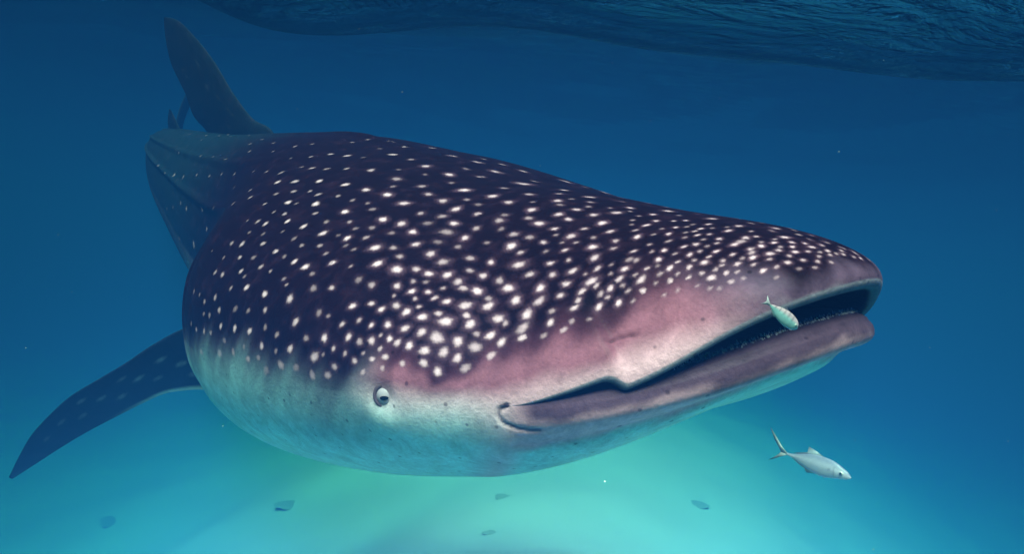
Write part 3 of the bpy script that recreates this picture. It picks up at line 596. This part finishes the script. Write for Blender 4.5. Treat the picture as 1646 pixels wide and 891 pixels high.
fin('caudal_fin', bd([(-5.15, 0, .03), (-5.38, 0, -.18), (-5.58, 0, -.38), (-5.74, 0, -.55)]), bd([(-5.42, 0, .03), (-5.50, 0, -.15), (-5.66, 0, -.36), (-5.77, 0, -.55)]), .12, 24, 24, SKIN, shark, fin_colour([]))

# ---- eyes
def disc_patch(c, ax, ay, n, rx, ry, bulge, nr=10, na=36):
    V, F = [c + n * bulge], []
    for i in range(1, nr + 1):
        r = i / nr
        for a in range(na):
            t = 2 * math.pi * a / na
            V.append(c + ax * (rx * r * math.cos(t)) + ay * (ry * r * math.sin(t)) + n * bulge * (1 - r * r))
    for a in range(na):
        F.append([0, 1 + a, 1 + (a + 1) % na])
    for i in range(nr - 1):
        for a in range(na):
            p, q = 1 + i * na, 1 + (i + 1) * na
            F.append([p + a, q + a, q + (a + 1) % na, p + (a + 1) % na])
    return V, F

def torus(c, ax, ay, n, R, r, na=48, nb=14, squash=1.0):
    V, F = [], []
    for a in range(na):
        t = 2 * math.pi * a / na
        rad = ax * math.cos(t) + ay * math.sin(t)
        w = r * (1 + .55 * max(0, math.sin(t + .45)))           # heavier upper lid
        for b in range(nb):
            u = 2 * math.pi * b / nb
            V.append(c + rad * (R + w * math.cos(u)) + n * (w * math.sin(u) * squash))
    for a in range(na):
        for b in range(nb):
            F.append([a * nb + b, ((a + 1) % na) * nb + b, ((a + 1) % na) * nb + (b + 1) % nb, a * nb + (b + 1) % nb])
    return V, F

def ball(c, r, na=32, nb=18, sc=(1, 1, 1), axes=None):
    V, F = [], []
    ax = axes or (Vector((1, 0, 0)), Vector((0, 1, 0)), Vector((0, 0, 1)))
    for i in range(nb + 1):
        th = math.pi * i / nb
        for a in range(na):
            t = 2 * math.pi * a / na
            V.append(c + ax[0] * (r * sc[0] * math.sin(th) * math.cos(t)) + ax[1] * (r * sc[1] * math.sin(th) * math.sin(t)) + ax[2] * (r * sc[2] * math.cos(th)))
    for i in range(nb):
        for a in range(na):
            F.append([i * na + a, (i + 1) * na + a, (i + 1) * na + (a + 1) % na, i * na + (a + 1) % na])
    return V, F

EYE_WHITE = flat_mat('eyeball', (.36, .28, .35), .35, .3)
EYE_DARK = flat_mat('pupil', (.006, .006, .010), .15, .5)
LID = flat_mat('eyelid', (.10, .060, .085), .5, .2)
for sd in (-1, 1):
    ye = float(half_width(np.array([EYE[0]]))[0])
    dy = float(half_width(np.array([EYE[0] + .01]))[0] - half_width(np.array([EYE[0] - .01]))[0]) / .02
    n = Vector((dy + .70, sd, .10)).normalized()
    ax = Vector((n.y * sd, -n.x * sd, 0)).normalized()
    ax = ax if ax.x > 0 else -ax
    ay = Vector((0, 0, 1))
    c = Vector((-EYE[0], sd * ye, EYE[1]))
    c0 = c - n * .0105
    V, F = ball(c0, .0165, axes=(ax, ay, n))
    e = mesh_obj('eye', V, F, EYE_WHITE, shark)
    V, F = disc_patch(Vector((0, 0, 0)), ax, ay, n, .0068, .0030, 0)
    V = [c0 + (n * .0165 + v - ay * .0012 - ax * .0006).normalized() * .0168 for v in V]
    mesh_obj('pupil', V, F, EYE_DARK, e)
    V, F = torus(c - n * .0036, ax, ay, n, .0162, .0034)
    mesh_obj('eyelid', V, F, LID, e)

# ---- band of tiny teeth along the inside of the lower lip
def tooth_band():
    ph = np.linspace(-.40, .60, 420)
    V, F = [], []
    rng = np.random.default_rng(3)
    for p in ph:
        phi = np.array([abs(p), abs(p) + 1e-3])
        P, Pin, o = half_shell(-1 if p < 0 else 1, False, phi, np.array([1.3]), 20)
        for row in (4, 5):
            q = Pin[0, row] + rng.normal(0, .0012, 3)
            h = rng.uniform(.0012, .0026); w = rng.uniform(.0007, .0014)
            b = len(V)
            V += [q + (w, 0, -.001), q + (-w * .5, w, -.001), q + (-w * .5, -w, -.001), q + (-.001, 0, h)]
            F += [[b, b + 1, b + 3], [b + 1, b + 2, b + 3], [b + 2, b, b + 3]]
    o = mesh_obj('tooth_band', np.array(V), F, flat_mat('tooth', (.78, .66, .74), .4), shark, smooth=False)
    o['kind'] = 'stuff'
tooth_band()

# ------------------------------------------------------------------ sea bed, water and surface
def grid(nx, ny, x0, x1, y0, y1, pw=1.0):
    u = np.linspace(-1, 1, nx); v = np.linspace(-1, 1, ny)
    X = np.sign(u) * np.abs(u) ** 2.2 * x1
    Y = np.sign(v) * np.abs(v) ** 2.2 * y1
    X, Y = np.meshgrid(X, Y, indexing='ij')
    i = np.arange(nx - 1)[:, None] * ny + np.arange(ny - 1)[None]
    F = np.stack([i, i + ny, i + ny + 1, i + 1], -1).reshape(-1, 4)
    return X, Y, F

def sand_mat():
    k = Nodes('sand')
    tc = k.add('ShaderNodeTexCoord')
    n1 = k.add('ShaderNodeTexNoise', Scale=.7, Detail=6.0)
    n2 = k.add('ShaderNodeTexNoise', Scale=60.0, Detail=3.0)
    k.link(tc.outputs['Object'], n1.inputs['Vector']); k.link(tc.outputs['Object'], n2.inputs['Vector'])
    r = k.add('ShaderNodeValToRGB')
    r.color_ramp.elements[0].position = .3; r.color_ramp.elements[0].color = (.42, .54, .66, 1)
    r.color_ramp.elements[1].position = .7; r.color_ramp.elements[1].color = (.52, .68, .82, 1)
    k.link(n1.outputs['Fac'], r.inputs['Fac'])
    mx = k.add('ShaderNodeMix', data_type='RGBA', blend_type='MULTIPLY')
    mx.inputs['Factor'].default_value = .25
    k.link(r.outputs['Color'], mx.inputs['A']); k.link(n2.outputs['Color'], mx.inputs['B'])
    k.link(mx.outputs['Result'], k.bsdf.inputs['Base Color'])
    k.bsdf.inputs['Roughness'].default_value = .95
    bp = k.add('ShaderNodeBump', Strength=.4, Distance=.01)
    k.link(n2.outputs['Fac'], bp.inputs['Height']); k.link(bp.outputs['Normal'], k.bsdf.inputs['Normal'])
    return k.m

rng = np.random.default_rng(5)
RIP = [(rng.uniform(0, 2 * math.pi), rng.uniform(.5, 4), rng.uniform(0, 6)) for _ in range(14)]
def floor_z(X, Y):
    """height of the sand: a low bank in front of the diver that drops off on both sides, shaped for the light"""
    z = .40 - 3.4 * (1 - np.exp(-((X - .3 - .10 * Y) / (2.8 + .40 * np.abs(Y))) ** 2)) - .03 * np.clip(Y - 6, 0, 40)  # side slopes invented to darken the bottom towards left and right
    z = z - 2.8 * (1 - sstep(-1.4, .9, Y)) + .75 * np.exp(-((X - .3) / 1.6) ** 2 - ((Y - 2.0) / 1.5) ** 2)  # drop behind and mound ahead added for dark reflections and belly bounce light
    for a, wl, ph in RIP:
        z = z + .006 * wl * np.sin((X * math.cos(a) + Y * math.sin(a)) * 2 * math.pi / wl + ph)
    return z

X, Y, F = grid(240, 240, -60, 60, -60, 60)
Zs = floor_z(X, Y)
bed = mesh_obj('sea_floor', np.stack([X, Y, Zs], -1).reshape(-1, 3), F, sand_mat())
tag(bed, 'pale sandy sea floor under the shark', None, kind='structure')

def surface_mat():
    k = Nodes('water_surface')
    k.n.remove(k.bsdf)
    tc = k.add('ShaderNodeTexCoord')
    mp = k.add('ShaderNodeMapping'); mp.inputs['Scale'].default_value = (.60, 1.9, 1); mp.inputs['Rotation'].default_value = (0, 0, .12)
    k.link(tc.outputs['Object'], mp.inputs['Vector'])
    n1 = k.add('ShaderNodeTexNoise', Scale=4.2, Detail=6.0, Roughness=.60, Distortion=1.1)
    n2 = k.add('ShaderNodeTexNoise', Scale=20.0, Detail=3.0, Roughness=.6, Distortion=.3)
    for n in (n1, n2):
        k.link(mp.outputs['Vector'], n.inputs['Vector'])
    ad = k.add('ShaderNodeMath', operation='MULTIPLY_ADD'); ad.inputs[1].default_value = .30
    k.link(n2.outputs['Fac'], ad.inputs[0]); k.link(n1.outputs['Fac'], ad.inputs[2])
    bp = k.add('ShaderNodeBump', Strength=1.0, Distance=.34)
    k.link(ad.outputs[0], bp.inputs['Height'])
    gl = k.add('ShaderNodeBsdfGlossy', Roughness=.02)
    gl.inputs['Color'].default_value = (.17, .19, .23, 1)
    k.link(bp.outputs['Normal'], gl.inputs['Normal'])
    tr = k.add('ShaderNodeBsdfTransparent')
    fr = k.add('ShaderNodeFresnel', IOR=1.33)
    up = k.add('ShaderNodeCombineXYZ', Z=1.0)
    k.link(up.outputs[0], fr.inputs['Normal'])
    mix = k.add('ShaderNodeMixShader')
    k.link(fr.outputs[0], mix.inputs[0]); k.link(tr.outputs[0], mix.inputs[1]); k.link(gl.outputs[0], mix.inputs[2])
    k.link(mix.outputs[0], k.out.inputs['Surface'])
    return k.m

X, Y, F = grid(560, 560, -60, 60, -60, 60)
# one swell trough passes over the diver, with smaller waves on it
Zw = -.50 * sstep(-2.9, -1.1, X) * np.exp(-((Y + .10 * X - 2.60) / .80) ** 2) + .70 * sstep(3.2, 6.5, Y) * (1 - sstep(12, 30, Y)) + .10 * np.sin(Y * .9 + X * .35 + 1.0) * (1 - np.exp(-(Y / 5) ** 2))  # far rise added to brighten the water seen beyond the trough
rng = np.random.default_rng(8)
for _ in range(22):
    a = rng.normal(1.45, .9); wl = rng.uniform(1.1, 3.0)
    Zw += (.006 * wl) * np.sin((X * math.cos(a) + Y * math.sin(a)) * 2 * math.pi / wl + rng.uniform(0, 6)) * np.exp(-(np.hypot(X, Y) / 9) ** 2)
surf = mesh_obj('water_surface', np.stack([X, Y, Zw + SURF_H], -1).reshape(-1, 3), F, surface_mat())
tag(surf, 'rippled underside of the sea surface', None, kind='structure')

hz = Nodes('sea_water')
hz.n.remove(hz.bsdf)
vol = hz.add('ShaderNodeVolumePrincipled')
def water(sig_s, sig_a, g):
    D = max(s + a for s, a in zip(sig_s, sig_a)) * 1.15
    c = [s / D for s in sig_s]
    ab = [max(0, 1 - a / D / (1 - cc)) ** 2 for a, cc in zip(sig_a, c)]
    vol.inputs['Density'].default_value = D
    vol.inputs['Color'].default_value = (*c, 1)
    vol.inputs['Absorption Color'].default_value = (*ab, 1)
    vol.inputs['Anisotropy'].default_value = g
water((.006, .039, .18), (.27, .105, .03), -.84)
hz.link(vol.outputs[0], hz.out.inputs['Volume'])
bm = bmesh.new(); bmesh.ops.create_cube(bm, size=1.0)
me = bpy.data.meshes.new('haze'); bm.to_mesh(me); bm.free()
haze = bpy.data.objects.new('haze', me); COL.objects.link(haze)
me.materials.append(hz.m)
haze.scale = (124, 124, SURF_H + 6.2 + .95); haze.location = (0, 0, (SURF_H + .95 - 6.2) / 2)
tag(haze, 'blue sea water', None, kind='stuff')

# ------------------------------------------------------------------ fish
def fish_mat(name, bars):
    k = Nodes(name)
    at = k.add('ShaderNodeAttribute', attribute_name='pigment')
    tc = k.add('ShaderNodeTexCoord')
    n = k.add('ShaderNodeTexNoise', Scale=260.0 if bars else 120.0, Detail=3.0)
    k.link(tc.outputs['Object'], n.inputs['Vector'])
    r = k.add('ShaderNodeMapRange'); r.inputs['To Min'].default_value = .8; r.inputs['To Max'].default_value = 1.2
    k.link(n.outputs['Fac'], r.inputs['Value'])
    m = k.add('ShaderNodeVectorMath', operation='SCALE')
    k.link(at.outputs['Color'], m.inputs[0]); k.link(r.outputs[0], m.inputs['Scale'])
    k.link(m.outputs['Vector'], k.bsdf.inputs['Base Color'])
    k.bsdf.inputs['Roughness'].default_value = .34
    k.bsdf.inputs['Specular IOR Level'].default_value = .35
    return k.m

def plate(name, outline, thick, mat, parent, rgb, tip=None):
    """a thin fin with a rounded section: outline in the x-z plane"""
    pts = np.asarray(outline, float); c = pts.mean(0)
    V, F = [], []
    n = len(pts)
    for y, sc in ((-thick * .25, 1.0), (thick * .25, 1.0)):
        V += [(x, y, z) for x, z in pts]
    V += [(c[0], -thick, c[1]), (c[0], thick, c[1])]
    for i in range(n):
        j = (i + 1) % n
        F += [[i, j, n + j, n + i], [j, i, 2 * n], [n + i, n + j, 2 * n + 1]]
    o = mesh_obj(name, V, F, mat, parent)
    col = np.repeat(np.array([rgb]), len(V), 0)
    if tip is not None:
        far = np.linalg.norm(np.array(V)[:, [0, 2]] - pts[0], axis=1); far /= far.max()
        col = col + (np.array(tip) - col) * (far ** 1.5)[:, None]
    set_color(o, col)
    return o

def make_fish(name, label, L, prof, wid, pos, fwd, up, colour, mat, fins, eye, group=None):
    """body lofted from nose (x=0) to tail root (x=-L); prof rows: t, top, bottom (fractions of L)"""
    root = bpy.data.objects.new(name, None); COL.objects.link(root)
    f = Vector(fwd).normalized(); u = (Vector(up) - f * Vector(up).dot(f)).normalized(); l = u.cross(f)
    root.matrix_world = Matrix(((f.x, l.x, u.x, pos[0]), (f.y, l.y, u.y, pos[1]), (f.z, l.z, u.z, pos[2]), (0, 0, 0, 1)))
    tag(root, label, 'fish', group)
    nx, na = 70, 40
    t = (1 - np.cos(np.linspace(0, math.pi, nx))) / 2
    pr = np.array(prof)
    top, bot = spl(pr[:, 0], pr[:, 1], t) * L, spl(pr[:, 0], pr[:, 2], t) * L
    w = spl([q[0] for q in wid], [q[1] for q in wid], t) * L
    a = np.linspace(0, 2 * math.pi, na, endpoint=False)
    mid, h = (top + bot) / 2, (top - bot) / 2
    sn = np.sign(np.sin(a)) * np.abs(np.sin(a)) ** 1.15
    V = np.stack([np.repeat(-t[:, None] * L, na, 1), w[:, None] * np.cos(a)[None], mid[:, None] + h[:, None] * sn[None]], -1)
    i = np.arange(nx - 1)[:, None] * na + np.arange(na)[None]; j = np.arange(nx - 1)[:, None] * na + (np.arange(na)[None] + 1) % na
    F = np.stack([i, j, j + na, i + na], -1).reshape(-1, 4)
    o = mesh_obj('body', V.reshape(-1, 3), F.tolist() + [list(range(na))[::-1], list(range((nx - 1) * na, nx * na))], mat, root)
    set_color(o, colour(np.repeat(t[:, None], na, 1).ravel(), np.repeat(np.sin(a)[None], nx, 0).ravel()))
    for fn, out, th, rgb, tip in fins:
        plate(fn, [(x * L, z * L) for x, z in out], th * L, mat, root, rgb, tip)
    ex, ez, er = eye
    for sd in (-1, 1):
        wy = float(np.interp(ex, t, w)); hh = float(np.interp(ex, t, h)); mm = float(np.interp(ex, t, mid))
        yy = wy * math.sqrt(max(.05, 1 - ((ez * L - mm) / hh) ** 2))
        c = Vector((-ex * L, sd * (yy - er * L * .25), ez * L))
        Vb, Fb = ball(c, er * L, 16, 10)
        e = mesh_obj('eye', Vb, Fb, FISH_EYE, root)
        Vb, Fb = ball(c + Vector((0, sd * er * L * .42, 0)), er * L * .72, 16, 10)
        mesh_obj('pupil', Vb, Fb, EYE_DARK, e)
    return root

FISH_EYE = flat_mat('fish_eye', (.55, .55, .5), .2, .5)

def cam_point(u, v, z):
    """a point of the place seen by the diver: metres right, up and ahead of the lens"""
    return CAM_M @ Vector((u, v, -z))

def silver(t, s):
    c = np.repeat(np.array([[.44, .40, .52]]), len(t), 0)
    c += (np.array([.20, .20, .30]) - c) * sstep(.35, .95, s)[:, None]
    c += (np.array([.58, .54, .64]) - c) * sstep(.0, -.6, s)[:, None] * .7
    c *= (1 - .6 * np.exp(-((t - .30) / .016) ** 2 - ((s - .05) / .16) ** 2))[:, None]
    c *= (1 - .35 * np.exp(-((t - .235) / .010) ** 2) * (np.abs(s) < .7))[:, None]
    return c

JACK = [(0, -.005, -.02), (.04, .040, -.050), (.12, .085, -.078), (.25, .138, -.112), (.42, .156, -.150), (.58, .142, -.134), (.75, .094, -.082), (.9, .038, -.028), (1.0, .022, -.016)]
JACK_W = [(0, .006), (.06, .035), (.2, .062), (.4, .066), (.65, .042), (.9, .014), (1, .009)]
jack_fins = [
    ('tail_fin', [(-.97, .004), (-1.04, .045), (-1.16, .17), (-1.315, .335), (-1.225, .165), (-1.13, .05), (-1.10, .0)], .014, (.30, .29, .31), (.07, .08, .10)),
    ('tail_fin', [(-.97, -.004), (-1.10, .0), (-1.13, -.045), (-1.21, -.125), (-1.30, -.205), (-1.17, -.130), (-1.04, -.040)], .014, (.30, .29, .31), (.07, .08, .10)),
    ('dorsal_fin', [(-.42, .155), (-.55, .205), (-.66, .235), (-.60, .185), (-.70, .130), (-.85, .075), (-.92, .04), (-.7, .10)], .010, (.24, .25, .30), (.12, .14, .2)),
    ('anal_fin', [(-.52, -.140), (-.66, -.175), (-.62, -.145), (-.75, -.105), (-.92, -.03), (-.7, -.09)], .010, (.34, .34, .36), (.2, .22, .26)),
    ('pelvic_fin', [(-.30, -.11), (-.40, -.165), (-.38, -.12)], .008, (.5, .5, .5), None),
]
P0, P1 = cam_point(.800, -.473, 1.47), cam_point(.705, -.455, 1.60)
make_fish('silver_fish', 'silver fork-tailed fish swimming alone in open water below the lower jaw', (P0 - P1).length, JACK, JACK_W, P0, P0 - P1, Vector((.10, -.25, 1)), silver, fish_mat('silver_scales', False), jack_fins, (.125, .020, .030))

def barred(t, s):
    c = np.repeat(np.array([[.16, .30, .32]]), len(t), 0)
    c += (np.array([.36, .25, .30]) - c) * sstep(.05, .75, s)[:, None]
    bar = .5 + .5 * np.sin(t * 46)
    c *= (1 - .38 * sstep(.55, .9, bar) * sstep(-.2, .4, s) * (t > .2))[:, None]
    return c

PILOT = [(0, -.0, -.03), (.03, .065, -.08), (.10, .13, -.135), (.26, .19, -.19), (.48, .205, -.20), (.68, .165, -.155), (.86, .095, -.08), (1.0, .036, -.030)]
PILOT_W = [(0, .01), (.06, .06), (.25, .10), (.5, .095), (.8, .04), (1, .014)]
pilot_fins = [
    ('tail_fin', [(-.97, .01), (-1.08, .06), (-1.24, .16), (-1.18, .06), (-1.15, .0), (-1.18, -.07), (-1.24, -.15), (-1.08, -.05), (-.97, -.01)], .014, (.30, .28, .32), (.2, .2, .24)),
    ('dorsal_fin', [(-.38, .160), (-.52, .215), (-.62, .250), (-.66, .215), (-.86, .095), (-.9, .06), (-.66, .12)], .012, (.05, .05, .07), (.02, .02, .03)),
    ('anal_fin', [(-.58, -.14), (-.72, -.19), (-.88, -.09), (-.9, -.05), (-.7, -.11)], .010, (.15, .2, .22), None),
    ('pelvic_fin', [(-.33, -.15), (-.47, -.205), (-.44, -.15)], .010, (.3, .35, .35), None),
]
P0, P1 = cam_point(.3097, -.0557, .676), cam_point(.2800, -.0305, .676)
make_fish('pilot_fish', 'small barred greenish fish hovering in front of the open mouth by the upper lip', (P0 - P1).length, PILOT, PILOT_W, P0, P0 - P1, Vector((.55, -.10, .8)), barred, fish_mat('barred_scales', True), pilot_fins, (.13, .02, .034))

# ------------------------------------------------------------------ dark rocks on the sand
def rock(x, y, sx, sy, sz, seed, label):
    rng = np.random.default_rng(seed)
    V, F = ball(Vector((0, 0, 0)), 1.0, 40, 22)
    V = np.array([tuple(v) for v in V])
    h = np.zeros(len(V))
    for _ in range(16):
        k = rng.normal(0, 3.2, 3); h += .026 * np.sin(V @ k + rng.uniform(0, 6))
    V = V * (1 + h + .10 * np.sin(3 * np.arctan2(V[:, 1], V[:, 0]) + seed))[:, None] * (sx, sy, sz)
    o = mesh_obj('rock', V, F, ROCK)
    o.location = (x, y, float(floor_z(np.array(x), np.array(y))) + sz * .05)
    o.rotation_euler = (0, 0, rng.uniform(0, 3))
    tag(o, label, 'rock', 'dark rocks on the sand')

kr = Nodes('dark_rock')
nz = kr.add('ShaderNodeTexNoise', Scale=14.0, Detail=6.0)
rr_ = kr.add('ShaderNodeValToRGB')
rr_.color_ramp.elements[0].color = (.17, .24, .28, 1); rr_.color_ramp.elements[1].color = (.28, .38, .44, 1)
kr.link(nz.outputs['Fac'], rr_.inputs['Fac']); kr.link(rr_.outputs['Color'], kr.bsdf.inputs['Base Color'])
kr.bsdf.inputs['Roughness'].default_value = .9
ROCK = kr.m

ROCKS = [
    ((-2.262, 7.056), (0.157, 0.126, 0.017), 1, 'dark low rock on the pale sand between the belly and the fin'),
    ((-5.519, 9.184), (0.193, 0.155, 0.025), 2, 'dark low rock on the sand under the tip of the pectoral fin'),
    ((0.111, 5.268), (0.085, 0.068, 0.009), 3, 'faint dark rock on the bright sand straight below the chin'),
    ((1.978, 5.992), (0.119, 0.095, 0.014), 4, 'faint dark rock on the bright sand left of the lone silver fish'),
    ((0.02, 4.288), (0.053, 0.042, 0.008), 5, 'small faint dark rock nearest the bottom edge below the chin'),
]
for (x, y), sz, sd, lb in ROCKS:
    rock(x, y, *sz, sd, lb)

# ------------------------------------------------------------------ specks drifting in the water
rng = np.random.default_rng(21)
V, F = [], []
for _ in range(160):
    y = rng.uniform(.45, 3.6); x = rng.uniform(-.9, .9) * y; z = CAM_H + rng.uniform(-.5, .42) * y
    if z > SURF_H - .1 or z < .7: continue
    r = rng.uniform(.0004, .0011) * (1 if rng.random() < .9 else 1.6)
    b = len(V)
    q = rng.normal(0, 1, (4, 3)); q /= np.linalg.norm(q, axis=1)[:, None]
    V += [tuple(np.array([x, y, z]) + r * v) for v in q]
    F += [[b, b + 1, b + 2], [b, b + 2, b + 3], [b, b + 3, b + 1], [b + 1, b + 3, b + 2]]
sp_o = mesh_obj('plankton', np.array(V), F, flat_mat('speck', (.7, .7, .62), .8, .1), smooth=False)
tag(sp_o, 'tiny pale specks drifting in the water', None, kind='stuff')
